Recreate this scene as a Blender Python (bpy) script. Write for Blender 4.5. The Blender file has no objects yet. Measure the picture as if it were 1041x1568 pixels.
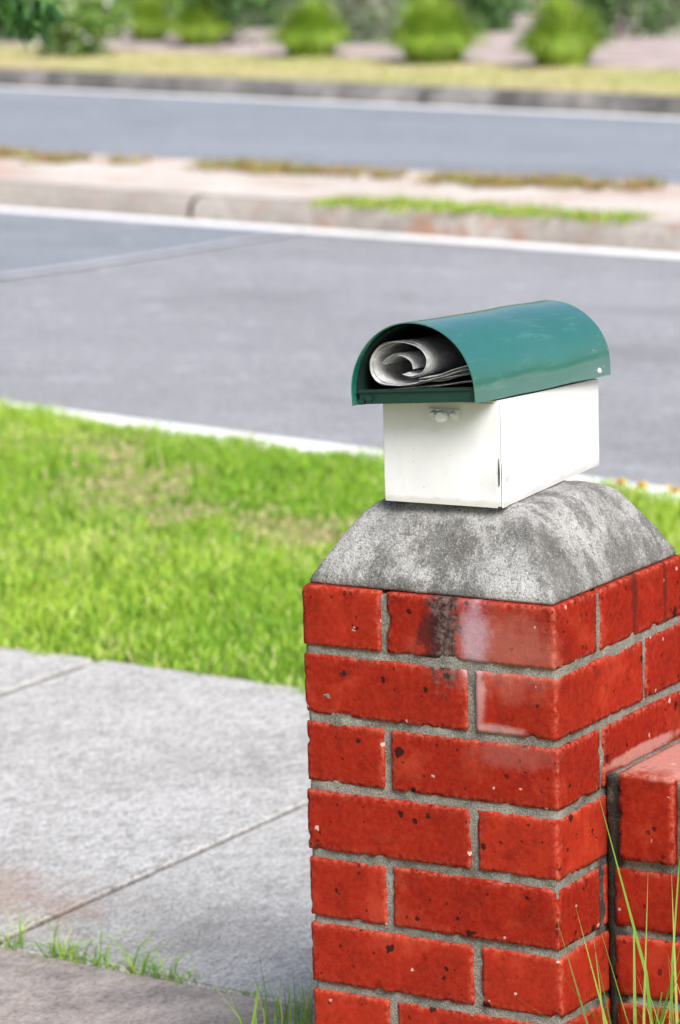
import bpy, math, random
import numpy as np
import bmesh
from mathutils import Vector, Matrix, noise, Euler
random.seed(7); rng=np.random.default_rng(7)
S=bpy.context.scene
G=-0.69; RZ=-0.79

# ---------------------------------------------------------------- helpers
def link(o,parent=None):
    S.collection.objects.link(o)
    if parent: o.parent=parent
    return o
def empty(name,loc=(0,0,0)):
    e=bpy.data.objects.new(name,None); e.location=loc; e.empty_display_size=.1
    return link(e)
def mesh_np(name,V,F,mat,col=None,parent=None,smooth=False,sizes=None):
    me=bpy.data.meshes.new(name)
    V=np.asarray(V,dtype=np.float32)
    if sizes is None:
        F=np.asarray(F,dtype=np.int32); sizes=np.full(len(F),F.shape[1],dtype=np.int32); F=F.ravel()
    F=np.asarray(F,dtype=np.int32); sizes=np.asarray(sizes,dtype=np.int32)
    me.vertices.add(len(V)); me.vertices.foreach_set("co",V.ravel())
    me.loops.add(len(F)); me.loops.foreach_set("vertex_index",F)
    me.polygons.add(len(sizes))
    st=np.concatenate([[0],np.cumsum(sizes)[:-1]]).astype(np.int32)
    me.polygons.foreach_set("loop_start",st)
    me.update(calc_edges=True); me.validate()
    if col is not None:
        a=me.color_attributes.new("Col",'FLOAT_COLOR','POINT')
        c=np.ones((len(V),4),dtype=np.float32); c[:,:3]=col
        a.data.foreach_set("color",c.ravel())
    me.polygons.foreach_set("use_smooth",np.full(len(sizes),smooth,dtype=bool))
    if mat: me.materials.append(mat)
    o=bpy.data.objects.new(name,me)
    return link(o,parent)

class M:
    def __init__(s,name):
        s.m=bpy.data.materials.new(name); s.m.use_nodes=True
        s.t=s.m.node_tree; s.n=s.t.nodes; s.n.clear(); s.bn={}
        s.out=s.n.new('ShaderNodeOutputMaterial'); s.b=s.n.new('ShaderNodeBsdfPrincipled')
        s.t.links.new(s.b.outputs[0],s.out.inputs[0])
        s.tc=s.n.new('ShaderNodeTexCoord').outputs['Object']
    def L(s,a,b): s.t.links.new(a,b)
    def put(s,inp,v):
        if isinstance(v,bpy.types.NodeSocket): s.L(v,inp)
        elif isinstance(v,(tuple,list)) and len(v)==3 and inp.type=='RGBA': inp.default_value=(*v,1)
        else: inp.default_value=v
    def noise(s,scale,detail=3,rough=.55,dist=0,vec=None,out='Fac'):
        n=s.n.new('ShaderNodeTexNoise'); s.L(vec or s.tc,n.inputs['Vector'])
        n.inputs['Scale'].default_value=scale;n.inputs['Detail'].default_value=detail
        n.inputs['Roughness'].default_value=rough;n.inputs['Distortion'].default_value=dist
        return n.outputs[out]
    def vor(s,scale,vec=None,rand=1,feature='F1'):
        n=s.n.new('ShaderNodeTexVoronoi'); n.feature=feature; s.L(vec or s.tc,n.inputs['Vector'])
        n.inputs['Scale'].default_value=scale;n.inputs['Randomness'].default_value=rand
        return n
    def map(s,scale=(1,1,1),rot=(0,0,0),loc=(0,0,0),vec=None):
        n=s.n.new('ShaderNodeMapping'); s.L(vec or s.tc,n.inputs[0])
        n.inputs['Scale'].default_value=scale;n.inputs['Rotation'].default_value=rot;n.inputs['Location'].default_value=loc
        return n.outputs[0]
    def ramp(s,fac,stops):
        n=s.n.new('ShaderNodeValToRGB'); s.L(fac,n.inputs[0]); e=n.color_ramp.elements
        while len(e)<len(stops): e.new(.5)
        for i,(p,c) in enumerate(stops):
            e[i].position=p; e[i].color=(*c,1) if isinstance(c,(tuple,list)) else (c,c,c,1)
        return n.outputs[0]
    def mix(s,fac,a,b,mode='MIX'):
        n=s.n.new('ShaderNodeMix'); n.data_type='RGBA'; n.blend_type=mode
        s.put(n.inputs[0],fac); s.put(n.inputs[6],a); s.put(n.inputs[7],b)
        return n.outputs[2]
    def math(s,op,a,b=0,c=0,clamp=False):
        n=s.n.new('ShaderNodeMath'); n.operation=op; n.use_clamp=clamp
        s.put(n.inputs[0],a); s.put(n.inputs[1],b); s.put(n.inputs[2],c)
        return n.outputs[0]
    def attr(s,name='Col'):
        n=s.n.new('ShaderNodeAttribute'); n.attribute_name=name; return n.outputs['Color']
    def sep(s,c):
        n=s.n.new('ShaderNodeSeparateColor'); s.L(c,n.inputs[0]); return n.outputs
    def blob(s,c,r,soft=1.0,nz=0.0,nscale=30):
        n=s.n.new('ShaderNodeVectorMath'); n.operation='SUBTRACT'; s.L(s.tc,n.inputs[0]); n.inputs[1].default_value=c
        m=s.n.new('ShaderNodeVectorMath'); m.operation='DIVIDE'; s.L(n.outputs[0],m.inputs[0]); m.inputs[1].default_value=r
        l=s.n.new('ShaderNodeVectorMath'); l.operation='LENGTH'; s.L(m.outputs[0],l.inputs[0])
        v=l.outputs['Value']
        if nz:
            k=min((10,40),key=lambda q:abs(math.log(q/nscale)))
            if k not in s.bn: s.bn[k]=s.noise(k,5,.72)
            v=s.math('ADD',v,s.math('MULTIPLY',s.math('SUBTRACT',s.bn[k],.5),nz*1.6))
        a=s.n.new('ShaderNodeMapRange'); a.interpolation_type='SMOOTHSTEP'
        s.L(v,a.inputs[0]); a.inputs[1].default_value=1+soft/2; a.inputs[2].default_value=1-soft/2
        a.inputs[3].default_value=0; a.inputs[4].default_value=1
        return a.outputs[0]
    def bump(s,h,strength=.4,dist=.002):
        n=s.n.new('ShaderNodeBump'); s.L(h,n.inputs['Height']); n.inputs['Strength'].default_value=strength; n.inputs['Distance'].default_value=dist
        s.L(n.outputs[0],s.b.inputs['Normal'])
    def fin(s,col,rough=.8,spec=.3):
        s.put(s.b.inputs['Base Color'],col); s.put(s.b.inputs['Roughness'],rough); s.b.inputs['Specular IOR Level'].default_value=spec
        return s.m

# ---------------------------------------------------------------- materials
def mat_brick():
    m=M('brick_red'); a=m.sep(m.attr()); 
    base=m.mix(a[0],(.25,.013,.006),(.38,.028,.012))
    n=m.noise(11,4,.65); base=m.mix(m.ramp(n,[(.38,0),(.62,.65)]),base,(.19,.012,.007))
    n2=m.noise(140,4,.65); base=m.mix(m.ramp(n2,[(.35,0),(.7,.28)]),base,(.46,.065,.032))
    n3=m.noise(34,4,.7,vec=m.map(loc=(1,8,3))); base=m.mix(m.ramp(n3,[(.52,0),(.66,.55)]),base,(.15,.012,.008))
    e=m.math('MULTIPLY',a[1],m.ramp(n2,[(.44,0),(.60,.55)]))
    base=m.mix(e,base,(.44,.14,.09))
    base=m.mix(m.ramp(n,[(.28,.45),(.44,0)]),base,(.45,.080,.042))
    def spots(scale,rad,prob,loc,nzs=0.35):
        off=m.noise(scale*2.2,2,.6,out='Color',vec=m.map(loc=loc))
        vv=m.n.new('ShaderNodeVectorMath'); vv.operation='MULTIPLY_ADD'
        m.L(off,vv.inputs[0]); vv.inputs[1].default_value=(nzs/scale,)*3; m.L(m.map(loc=loc),vv.inputs[2])
        v=m.vor(scale,vec=vv.outputs[0]); c=m.sep(v.outputs['Color'])
        r=m.math('MULTIPLY',m.math('GREATER_THAN',c[0],1-prob),m.math('ADD',m.math('MULTIPLY',c[1],.6),.4))
        d=m.math('SUBTRACT',m.math('MULTIPLY',r,rad),v.outputs['Distance'])
        return m.ramp(d,[(0,0),(.06,1)])
    blk=spots(52,.44,.14,(0,0,0),.45); blk2=spots(105,.42,.09,(4,5,1),.5)
    wht=spots(84,.36,.045,(7,3,9),.5)
    base=m.mix(m.math('MULTIPLY',blk,.92),base,(.022,.012,.011)); base=m.mix(m.math('MULTIPLY',blk2,.75),base,(.05,.012,.01))
    base=m.mix(m.math('MULTIPLY',wht,.75),base,(.60,.50,.44))
    smg=m.math('MULTIPLY',m.ramp(m.noise(26,5,.75,vec=m.map(loc=(9,2,6))),[(.58,0),(.69,.75)]),m.ramp(n2,[(.4,.3),(.6,1)]))
    base=m.mix(smg,base,(.07,.018,.015))
    b3=m.blob((-.075,0,-.06),(.085,.02,.045),1.2,1.2,40); base=m.mix(m.math('MULTIPLY',b3,.28),base,(.56,.26,.20))
    b2=m.blob((-.110,-.003,-.048),(.018,.03,.046),1.3,1.4,35); base=m.mix(m.math('MULTIPLY',b2,.62),base,m.mix(n2,(.30,.19,.26),(.58,.48,.54)))
    b1=m.blob((-.151,-.003,-.042),(.020,.03,.065),.7,1.9,45); base=m.mix(m.math('MULTIPLY',b1,.95),base,m.mix(m.ramp(n2,[(.42,0),(.62,1)]),(.028,.023,.023),(.15,.11,.10)))
    b7=m.blob((-.174,-.003,-.050),(.013,.03,.030),.7,2.4,60); base=m.mix(m.math('MULTIPLY',b7,.8),base,(.05,.012,.012))
    b4=m.blob((-.107,-.002,-.12),(.010,.02,.042),1.0,1.1,70); base=m.mix(m.math('MULTIPLY',b4,.45),base,(.60,.40,.38))
    b8=m.blob((-.08,-.002,-.157),(.035,.02,.007),1.0,1.0,70); base=m.mix(m.math('MULTIPLY',b8,.45),base,(.60,.40,.38))
    b5=m.blob((-.06,-.002,-.185),(.05,.02,.016),1.2,1.3,60); base=m.mix(m.math('MULTIPLY',b5,.15),base,(.55,.30,.26))
    b6=m.blob((-.01,.21,-.03),(.03,.008,.06),.6,1.6,60); base=m.mix(m.math('MULTIPLY',b6,.7),base,(.07,.018,.015))
    b9=m.blob((-.01,.295,-.03),(.03,.005,.06),.6,1.6,60); base=m.mix(m.math('MULTIPLY',b9,.7),base,(.07,.018,.015))
    cop=m.blob((.5,.226,-.224),(.9,.12,.010),.4,.5,30); base=m.mix(m.math('MULTIPLY',cop,.6),base,m.mix(n2,(.50,.19,.14),(.64,.42,.36)))
    h=m.math('SUBTRACT',m.math('ADD',m.math('MULTIPLY',m.noise(60,4,.65),.8),m.math('MULTIPLY',m.noise(330,3,.65),.35)),m.math('MULTIPLY',m.math('ADD',blk,blk2),.8))
    m.bump(h,.5,.0017)
    return m.fin(base,1.0,.02)
def mat_mortar():
    m=M('mortar'); n=m.noise(22,4,.6); c=m.ramp(n,[(.3,(.12,.115,.095)),(.5,(.25,.24,.205)),(.72,(.38,.365,.32))])
    n2=m.noise(420,3,.75); c=m.mix(m.ramp(n2,[(.40,.5),(.5,0)]),c,(.08,.075,.065)); c=m.mix(m.ramp(n2,[(.55,0),(.64,.4)]),c,(.52,.49,.44))
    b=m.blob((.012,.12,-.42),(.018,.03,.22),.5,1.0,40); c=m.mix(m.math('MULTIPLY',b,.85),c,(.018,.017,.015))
    m.bump(m.math('ADD',n2,m.math('MULTIPLY',n,.8)),1.0,.003); return m.fin(c,.95,.1)
def mat_cap():
    m=M('cast_concrete'); n=m.noise(13,5,.68); 
    c=m.ramp(n,[(.34,(.21,.207,.20)),(.46,(.31,.306,.296)),(.56,(.39,.386,.376)),(.70,(.47,.466,.456))])
    st=m.noise(11,5,.74,vec=m.map(scale=(2.0,2.0,.8),loc=(2,1,5))); c=m.mix(m.ramp(st,[(.49,0),(.58,.75)]),c,(.115,.112,.105))
    b=m.blob((-.065,-.01,.03),(.055,.05,.07),1,1.2,35); c=m.mix(m.math('MULTIPLY',b,.65),c,(.56,.56,.555))
    for ctr,rad in (((-.17,.03,.075),(.035,.03,.05)),((-.02,.06,.05),(.03,.045,.06)),((0,.22,.03),(.03,.06,.05)),((-.23,-.01,.008),(.07,.04,.014)),((-.13,-.01,.006),(.04,.04,.014))):
        d=m.blob(ctr,rad,.8,1.7,40); c=m.mix(m.math('MULTIPLY',d,.72),c,(.10,.097,.09))
    g=m.noise(400,3,.75); c=m.mix(m.ramp(g,[(.38,.65),(.49,0)]),c,(.09,.087,.08)); c=m.mix(m.ramp(g,[(.56,0),(.67,.45)]),c,(.66,.65,.63))
    g2=m.noise(130,3,.6,vec=m.map(loc=(5,5,5))); c=m.mix(m.ramp(g2,[(.58,0),(.66,.55)]),c,(.10,.096,.09))
    m.bump(m.math('SUBTRACT',g,m.math('MULTIPLY',g2,1.2)),.8,.0026); return m.fin(c,.95,.1)
def mat_pave(name,dark=1.0,brown=0.0):
    m=M(name); n=m.noise(2.6,5,.65); c=m.ramp(n,[(.34,(.38,.372,.355)),(.5,(.49,.482,.466)),(.66,(.56,.552,.54))])
    br=m.noise(42,4,.75,vec=m.map(scale=(1.5,.55,1),rot=(0,0,-.25))); c=m.mix(m.ramp(br,[(.37,.6),(.48,0)]),c,(.24,.23,.22))
    c=m.mix(m.ramp(br,[(.54,0),(.64,.55)]),c,(.73,.725,.72))
    g=m.noise(165,3,.8,vec=m.map(scale=(1.2,.7,1))); c=m.mix(m.ramp(g,[(.38,.72),(.48,0)]),c,(.16,.152,.145)); c=m.mix(m.ramp(g,[(.54,0),(.64,.55)]),c,(.79,.78,.77))
    v=m.vor(55); vc=m.sep(v.outputs['Color']); c=m.mix(m.math('MULTIPLY',m.math('LESS_THAN',v.outputs['Distance'],m.math('MULTIPLY',vc[0],.18)),.65),c,m.mix(m.math('GREATER_THAN',vc[1],.5),(.07,.065,.06),(.75,.73,.70)))
    r=m.blob((-1.42,.62,G),(.26,.13,.5),1.3,1.8,10); c=m.mix(m.math('MULTIPLY',r,.5),c,(.34,.20,.13))
    d=m.noise(2.1,6,.75,vec=m.map(loc=(4,4,4))); c=m.mix(m.ramp(d,[(.52,0),(.68,.42)]),c,(.25,.24,.225))
    w=m.noise(9,5,.75,vec=m.map(loc=(6,2,4))); c=m.mix(m.ramp(w,[(.60,0),(.70,.35)]),c,(.22,.19,.165))
    if brown: c=m.mix(brown,c,m.mix(m.ramp(m.noise(9,5,.75),[(.38,0),(.62,1)]),(.13,.09,.07),(.42,.33,.28)))
    m.bump(m.math('ADD',g,br),.8,.0045); return m.fin(c,.92,.12)
def mat_kerb():
    m=M('kerb_concrete'); n=m.noise(1.6,4,.65); c=m.ramp(n,[(.3,(.27,.24,.215)),(.5,(.37,.335,.30)),(.7,(.46,.42,.38))])
    s=m.noise(3,4,.75,vec=m.map(loc=(3,7,1))); c=m.mix(m.ramp(s,[(.55,0),(.66,.8)]),c,(.36,.18,.11))
    g=m.noise(40,3,.75); c=m.mix(m.ramp(g,[(.35,.6),(.5,0)]),c,(.17,.155,.14))
    return m.fin(c,.93,.15)
def mat_kerb2():
    m=M('old_kerb_concrete'); n=m.noise(2.6,4,.7); c=m.ramp(n,[(.34,(.08,.078,.075)),(.5,(.19,.18,.17)),(.68,(.34,.32,.30))])
    return m.fin(c,.93,.15)
def mat_median():
    m=M('median_concrete'); n=m.noise(1.3,4,.6); c=m.ramp(n,[(.3,(.50,.43,.38)),(.5,(.62,.56,.51)),(.7,(.70,.66,.62))])
    s=m.noise(2.6,4,.7,vec=m.map(loc=(13,7,1))); c=m.mix(m.ramp(s,[(.50,0),(.64,.75)]),c,(.52,.36,.29))
    g=m.noise(50,3,.75); c=m.mix(m.ramp(g,[(.36,.6),(.5,0)]),c,(.25,.21,.18))
    return m.fin(c,.95,.1)
def mat_asphalt(name,a,b):
    m=M(name); n=m.noise(.9,5,.65,vec=m.map(scale=(.35,1.6,1),rot=(0,0,.2))); c=m.mix(m.ramp(n,[(.35,0),(.65,1)]),a,b)
    g=m.noise(80,3,.8); c=m.mix(m.ramp(g,[(.36,.75),(.48,0)]),c,tuple(x*.45 for x in a)); c=m.mix(m.ramp(g,[(.54,0),(.66,.75)]),c,tuple(min(1,x*1.9) for x in b))
    v=m.vor(30); c=m.mix(m.math('MULTIPLY',m.math('LESS_THAN',v.outputs['Distance'],.18),.4),c,(.6,.6,.61))
    p=m.noise(5,4,.7,vec=m.map(loc=(3,3,3))); c=m.mix(m.ramp(p,[(.57,0),(.68,.40)]),c,tuple(min(1,x*1.6) for x in b))
    q=m.noise(1.4,4,.7,vec=m.map(loc=(8,1,3),scale=(.6,1.4,1))); c=m.mix(m.ramp(q,[(.54,0),(.66,.45)]),c,tuple(x*.72 for x in a))
    m.bump(g,.5,.004); return m.fin(c,.85,.2)
def mat_paint():
    m=M('road_paint'); n=m.noise(25,4,.7); c=m.mix(m.ramp(n,[(.32,.8),(.45,0)]),(.92,.92,.92),(.5,.5,.51)); return m.fin(c,.6,.3)
def mat_kpaint():
    m=M('white_kerb_top'); n=m.noise(14,4,.7); c=m.mix(m.ramp(n,[(.30,.7),(.45,0)]),(.92,.92,.91),(.66,.62,.58)); return m.fin(c,.8,.2)
def mat_leaf(name,transl=.35,rough=.5):
    m=M(name); c=m.attr(); m.fin(c,rough,.3)
    t=m.n.new('ShaderNodeBsdfTranslucent'); x=m.n.new('ShaderNodeMixShader'); x.inputs[0].default_value=transl
    m.L(m.mix(1,c,(1,1,.65),'MULTIPLY'),t.inputs[0]); m.L(m.b.outputs[0],x.inputs[1]); m.L(t.outputs[0],x.inputs[2]); m.L(x.outputs[0],m.out.inputs[0])
    return m.m
def mat_ground(name,c1,c2,c3,sc=3):
    m=M(name); n=m.noise(sc,5,.65); c=m.ramp(n,[(.3,c1),(.5,c2),(.7,c3)])
    g=m.noise(sc*30,3,.7); c=m.mix(m.ramp(g,[(.35,.5),(.55,0)]),c,tuple(x*.5 for x in c1)); m.bump(g,.6,.01); return m.fin(c,.95,.1)
def mat_white():
    m=M('white_painted_steel'); n=m.noise(9,4,.65); c=m.mix(m.ramp(n,[(.42,0),(.72,.5)]),(.77,.775,.785),(.70,.70,.70))
    d=m.noise(230,2,.5,vec=m.map(loc=(2,2,2))); c=m.mix(m.ramp(d,[(.70,0),(.75,.5)]),c,(.45,.40,.33))
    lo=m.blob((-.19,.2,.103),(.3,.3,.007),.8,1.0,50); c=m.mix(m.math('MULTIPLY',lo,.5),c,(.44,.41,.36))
    s=m.noise(26,4,.7,vec=m.map(scale=(1.5,1.5,.4),loc=(6,1,2))); c=m.mix(m.ramp(s,[(.58,0),(.74,.3)]),c,(.56,.55,.52))
    m.bump(m.noise(12,2,.5),.25,.006); return m.fin(c,.5,.35)
def mat_green():
    m=M('green_colorbond'); n=m.noise(10,4,.6); c=m.mix(m.ramp(n,[(.35,0),(.7,.6)]),(.006,.122,.094),(.014,.160,.126))
    s=m.noise(20,4,.7,vec=m.map(scale=(6,.6,3))); c=m.mix(m.ramp(s,[(.54,0),(.74,.4)]),c,(.12,.29,.26))
    v=m.vor(60); vc=m.sep(v.outputs['Color']); c=m.mix(m.math('MULTIPLY',m.math('LESS_THAN',v.outputs['Distance'],m.math('MULTIPLY',vc[0],.08)),.6),c,(.4,.48,.44))
    m.bump(m.noise(9,2,.5),.12,.005); 
    m.b.inputs['Coat Weight'].default_value=1.0; m.b.inputs['Coat Roughness'].default_value=.14; m.b.inputs['Coat IOR'].default_value=1.9
    return m.fin(c,.4,.6)
def mat_paper():
    m=M('newsprint'); v=m.noise(60,3,.6,vec=m.map(scale=(1,.5,1))); c=m.mix(m.ramp(v,[(.42,.5),(.6,0)]),(.58,.58,.59),(.18,.175,.185))
    l=m.noise(600,2,.6,vec=m.map(scale=(.3,1.5,.3))); c=m.mix(m.ramp(l,[(.45,.4),(.6,0)]),c,(.15,.15,.15)); return m.fin(c,.75,.2)
def mat_plain(name,c,rough=.6,spec=.3,var=.2,sc=20):
    m=M(name); n=m.noise(sc,4,.6); return m.fin(m.mix(n,tuple(x*(1-var) for x in c),tuple(min(1,x*(1+var)) for x in c)),rough,spec)
def mat_bark():
    m=M('bark'); n=m.noise(14,4,.7,vec=m.map(scale=(3,3,.5))); c=m.ramp(n,[(.3,(.05,.035,.025)),(.6,(.16,.12,.09)),(.8,(.25,.2,.16))]); m.bump(n,.8,.02); return m.fin(c,.9,.1)

BR=mat_brick(); MO=mat_mortar(); CAP=mat_cap(); PV=mat_pave('path_concrete'); PV2=mat_pave('weathered_concrete',brown=.62)
KB=mat_kerb(); KB2=mat_kerb2(); MED=mat_median(); AS=mat_asphalt('asphalt',(.255,.258,.272),(.305,.308,.325)); AS2=mat_asphalt('asphalt_patch',(.215,.232,.262),(.265,.282,.312))
AS3=mat_asphalt('asphalt_far',(.225,.245,.278),(.27,.29,.322))
PT=mat_paint(); KP=mat_kpaint(); GR=mat_leaf('grass_blade',.22,.5); LF=mat_leaf('leaf',.2,.4)
SOIL=mat_ground('lawn_soil',(.20,.20,.07),(.26,.34,.08),(.40,.31,.22),5)
VERGE=mat_ground('dry_verge',(.46,.42,.24),(.56,.52,.32),(.64,.56,.40),2)
MULCH=mat_ground('mulch',(.36,.27,.25),(.52,.43,.41),(.64,.55,.54),4)
FIELD=mat_ground('field',(.10,.15,.04),(.15,.22,.05),(.22,.25,.09),.3)
JDIRT=mat_plain('joint_dirt',(.040,.027,.018),.95,.05,.4,60)
WH=mat_white(); GN=mat_green(); PAP=mat_paper(); BARK=mat_bark()

# ---------------------------------------------------------------- bricks
def rbox(h,r,res,seed,edge=.0022,rough=.0007):
    V=[];F=[];idx={}
    n=[max(2,int(round(2*h[i]/res))) for i in range(3)]
    def vid(i,j,k):
        key=(i,j,k)
        if key not in idx:
            p=[-h[a]+2*h[a]*key[a]/n[a] for a in range(3)]
            q=[min(max(p[a],-(h[a]-r)),h[a]-r) for a in range(3)]
            d=Vector([p[a]-q[a] for a in range(3)]); L=d.length
            if L>0: d=d/L
            m=[max(0,1-(h[a]-abs(p[a]))/.007) for a in range(3)]; ms=sorted(m)
            e=ms[1]
            P=Vector(q)+d*r
            sp=Vector(P)+Vector((seed*3.1,seed*1.7,seed*.9))
            dd=noise.noise(sp*14)*rough*.8+noise.noise(sp*90)*rough*.6
            ch=max(0,noise.noise(sp*70)-.22)*edge*4.5*e+ e*abs(noise.noise(sp*190))*edge*.4
            P=P+d*(dd-ch)
            idx[key]=len(V); V.append((P.x,P.y,P.z,e))
        return idx[key]
    for a in range(3):
        b,c=(a+1)%3,(a+2)%3
        for side in (0,n[a]):
            for u in range(n[b]):
                for v in range(n[c]):
                    def K(uu,vv):
                        k=[0,0,0];k[a]=side;k[b]=uu;k[c]=vv;return vid(*k)
                    f=[K(u,v),K(u+1,v),K(u+1,v+1),K(u,v+1)]
                    if side==0: f=f[::-1]
                    F.append(f)
    return np.array(V),np.array(F)
def brick_mesh(name,boxes,mat,parent,res=.005,r=.0020):
    VV=[];FF=[];CC=[];o=0
    for i,(x0,x1,y0,y1,z0,z1) in enumerate(boxes):
        h=((x1-x0)/2,(y1-y0)/2,(z1-z0)/2)
        V,F=rbox(h,r,res,random.random()*20+i)
        a=random.uniform(-.006,.006); t=random.uniform(-.004,.004); ca,sa=math.cos(a),math.sin(a)
        P=V[:,:3].copy(); X=P[:,0]*ca-P[:,1]*sa; Y=P[:,0]*sa+P[:,1]*ca
        Z=P[:,2]+P[:,0]*t
        c=np.array([(x0+x1)/2+random.uniform(-.001,.001),(y0+y1)/2+random.uniform(-.001,.001),(z0+z1)/2+random.uniform(-.0008,.0008)])
        VV.append(np.stack([X,Y,Z],1)+c); FF.append(F+o); o+=len(V)
        col=np.zeros((len(V),3)); col[:,0]=random.random(); col[:,1]=V[:,3]; col[:,2]=random.random(); CC.append(col)
    return mesh_np(name,np.concatenate(VV),np.concatenate(FF),mat,np.concatenate(CC),parent,True)
def mortar_box(name,box,parent,res=.006):
    x0,x1,y0,y1,z0,z1=box; h=((x1-x0)/2,(y1-y0)/2,(z1-z0)/2)
    V,F=rbox(h,.002,res,3,.0,.0030); P=V[:,:3]+np.array([(x0+x1)/2,(y0+y1)/2,(z0+z1)/2])
    return mesh_np(name,P,F,MO,None,parent,True)

pier=empty('brick_pillar')
boxes=[]; CH=.076; J=.010
for c in range(9):
    z1=-c*(CH+J); z0=z1-CH
    if c%2==0: L=[(-.23,0,0,.11),(-.11,0,.12,.35),(-.35,-.12,.24,.35),(-.35,-.24,0,.23)]
    else: L=[(-.35,-.12,0,.11),(-.11,0,0,.23),(-.23,0,.24,.35),(-.35,-.24,.12,.35)]
    for (a,b,d,e) in L:
        boxes.append((a,b,d,e,z0,z1))
brick_mesh('bricks',boxes,BR,pier)
mortar_box('mortar_core',(-.347,-.003,.003,.347,-.78,-.004),pier)

def cap():
    prof=[(0,.1670),(.004,.1680),(.010,.1665),(.085,.1180),(.092,.1110),(.097,.103),(.100,.092)]
    P=[]
    for (z0,h0),(z1,h1) in zip(prof,prof[1:]):
        k=max(1,int(math.hypot(z1-z0,h1-h0)/.004))
        for i in range(k): t=i/k; P.append((z0+(z1-z0)*t,h0+(h1-h0)*t+.0025*math.sin(math.pi*max(0,min(1,((z0+(z1-z0)*t)-.01)/.08)))))
    P.append(prof[-1])
    for s in np.linspace(.95,.05,16): P.append((.1+.002*(1-s),.092*s))
    N=320;V=[]
    for (z,h) in P:
        r=min(h*.5,.004+.10*z)
        if h<.092: r=h*.2
        for i in range(N):
            per=8*(h-r)+2*math.pi*r; d=per*i/N; q=0
            side=2*(h-r); arc=math.pi*r/2; seg=side+arc; q=int(d//seg)%4; l=d-seg*int(d//seg)
            if l<side: x,y=-(h-r)+l,-h
            else:
                th=(l-side)/r if r>0 else 0; x,y=(h-r)+r*math.sin(th),-(h-r)-r*math.cos(th)
            for _ in range(q): x,y=-y,x
            p=Vector((x,y,z)); n=Vector((x,y,.08 if z<.099 else .4)).normalized()
            lo=min(1,z/.015)*.6+.4
            p+=n*(noise.noise(p*14)*.0014+noise.noise(p*60)*.0012+noise.noise(p*170)*.0010)*lo
            V.append((p.x-.175,p.y+.175,max(p.z,.0008)))
    F=[]
    for k in range(len(P)-1):
        for i in range(N):
            j=(i+1)%N; F.append((k*N+i,k*N+j,(k+1)*N+j,(k+1)*N+i))
    sz=[4]*len(F); FL=[v for f in F for v in f]
    k=(len(P)-1)*N; FL+=list(range(k,k+N)); sz.append(N)
    FL+=list(range(N-1,-1,-1)); sz.append(N)
    mesh_np('concrete_cap',V,FL,CAP,None,pier,True,sz)
cap()

# ---------------------------------------------------------------- low wall
wall=empty('brick_wall')
wb=[]; x=.024
while x<3.4:
    wb.append((x,x+.074,.111,.341,-.332,-.222)); x+=.085
c=0; z=-.344
while z>-.80:
    x=.014-(.115 if c%2 else 0)
    while x<3.4:
        a=max(x,.014); b=x+.23
        if b-a>.03: wb.append((a,b,.118,.228,z-.076,z)); wb.append((a,b,.238,.334,z-.076,z))
        x+=.24
    z-=.086; c+=1
brick_mesh('bricks',wb,BR,wall,res=.0075)
mortar_box('mortar_core',(.003,3.42,.1225,.3305,-.80,-.229),wall,res=.010)

# ---------------------------------------------------------------- letterbox
lb=empty('letterbox')
def join_boxes(name,parts,mat,parent,bev=.0015):
    bm=bmesh.new()
    for pts in parts:
        vs=[bm.verts.new(p) for p in pts]
        for f in [(3,2,1,0),(4,5,6,7),(0,1,5,4),(1,2,6,5),(2,3,7,6),(3,0,4,7)]: bm.faces.new([vs[i] for i in f])
    bm.normal_update()
    if bev: bmesh.ops.bevel(bm,geom=bm.edges[:],offset=bev,segments=2,affect='EDGES')
    me=bpy.data.meshes.new(name); bm.to_mesh(me); bm.free(); me.materials.append(mat)
    return link(bpy.data.objects.new(name,me),parent)
def quadbox(A,B,C_,D,z0,zt):
    return [(A[0],A[1],z0),(B[0],B[1],z0),(C_[0],C_[1],z0),(D[0],D[1],z0),(A[0],A[1],zt[0]),(B[0],B[1],zt[1]),(C_[0],C_[1],zt[2]),(D[0],D[1],zt[3])]
fl=(-.2575,.0495); fr=(-.1010,.0575); brr=(-.132,.374); bll=(-.2885,.366)
zb=.1035
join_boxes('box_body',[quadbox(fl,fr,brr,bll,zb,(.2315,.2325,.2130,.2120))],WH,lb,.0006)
def lerp(a,b,t): return (a[0]+(b[0]-a[0])*t,a[1]+(b[1]-a[1])*t)
def out(p,n,d): return (p[0]+n[0]*d,p[1]+n[1]*d)
nf=Vector((.008,-.1565)).normalized(); nr=Vector((.3165,.031)).normalized()
IN=mat_plain('dark_inside',(.010,.022,.018),.7,.2,.4,30)  # near-black for the barrel inside and the painted corner-gap shade
V=[];F=[];nx,nz=30,24
for s in (0,1):
    for i in range(nx+1):
        t=.012+.966*i/nx
        for k in range(nz+1):
            u=k/nz; p=lerp(fl,fr,t); z=zb-.001+(.2297-zb)*u
            d=.0016+.0014*abs(noise.noise(Vector((t*2.5,u*2,2))))+.0030*max(0,t-.80)/.2*math.exp(-((u-.32)**2)/.03)
            q=out(p,nf,d-(.0009 if s else 0)); V.append((q[0],q[1],z))
st=(nx+1)*(nz+1)
for i in range(nx):
    for k in range(nz):
        a=i*(nz+1)+k; F.append((a,a+nz+1,a+nz+2,a+1))
    for k in (0,nz):
        a=i*(nz+1)+k; F.append((a,a+st,a+st+nz+1,a+nz+1))
for k in range(nz):
    for i in (0,nx):
        a=i*(nz+1)+k; F.append((a,a+1,a+st+1,a+st))
o=mesh_np('door',V,F,WH,None,lb,True); o.modifiers.new('e','EDGE_SPLIT').split_angle=math.radians(45)
V=[];F=[];nx,nz=40,20
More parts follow.
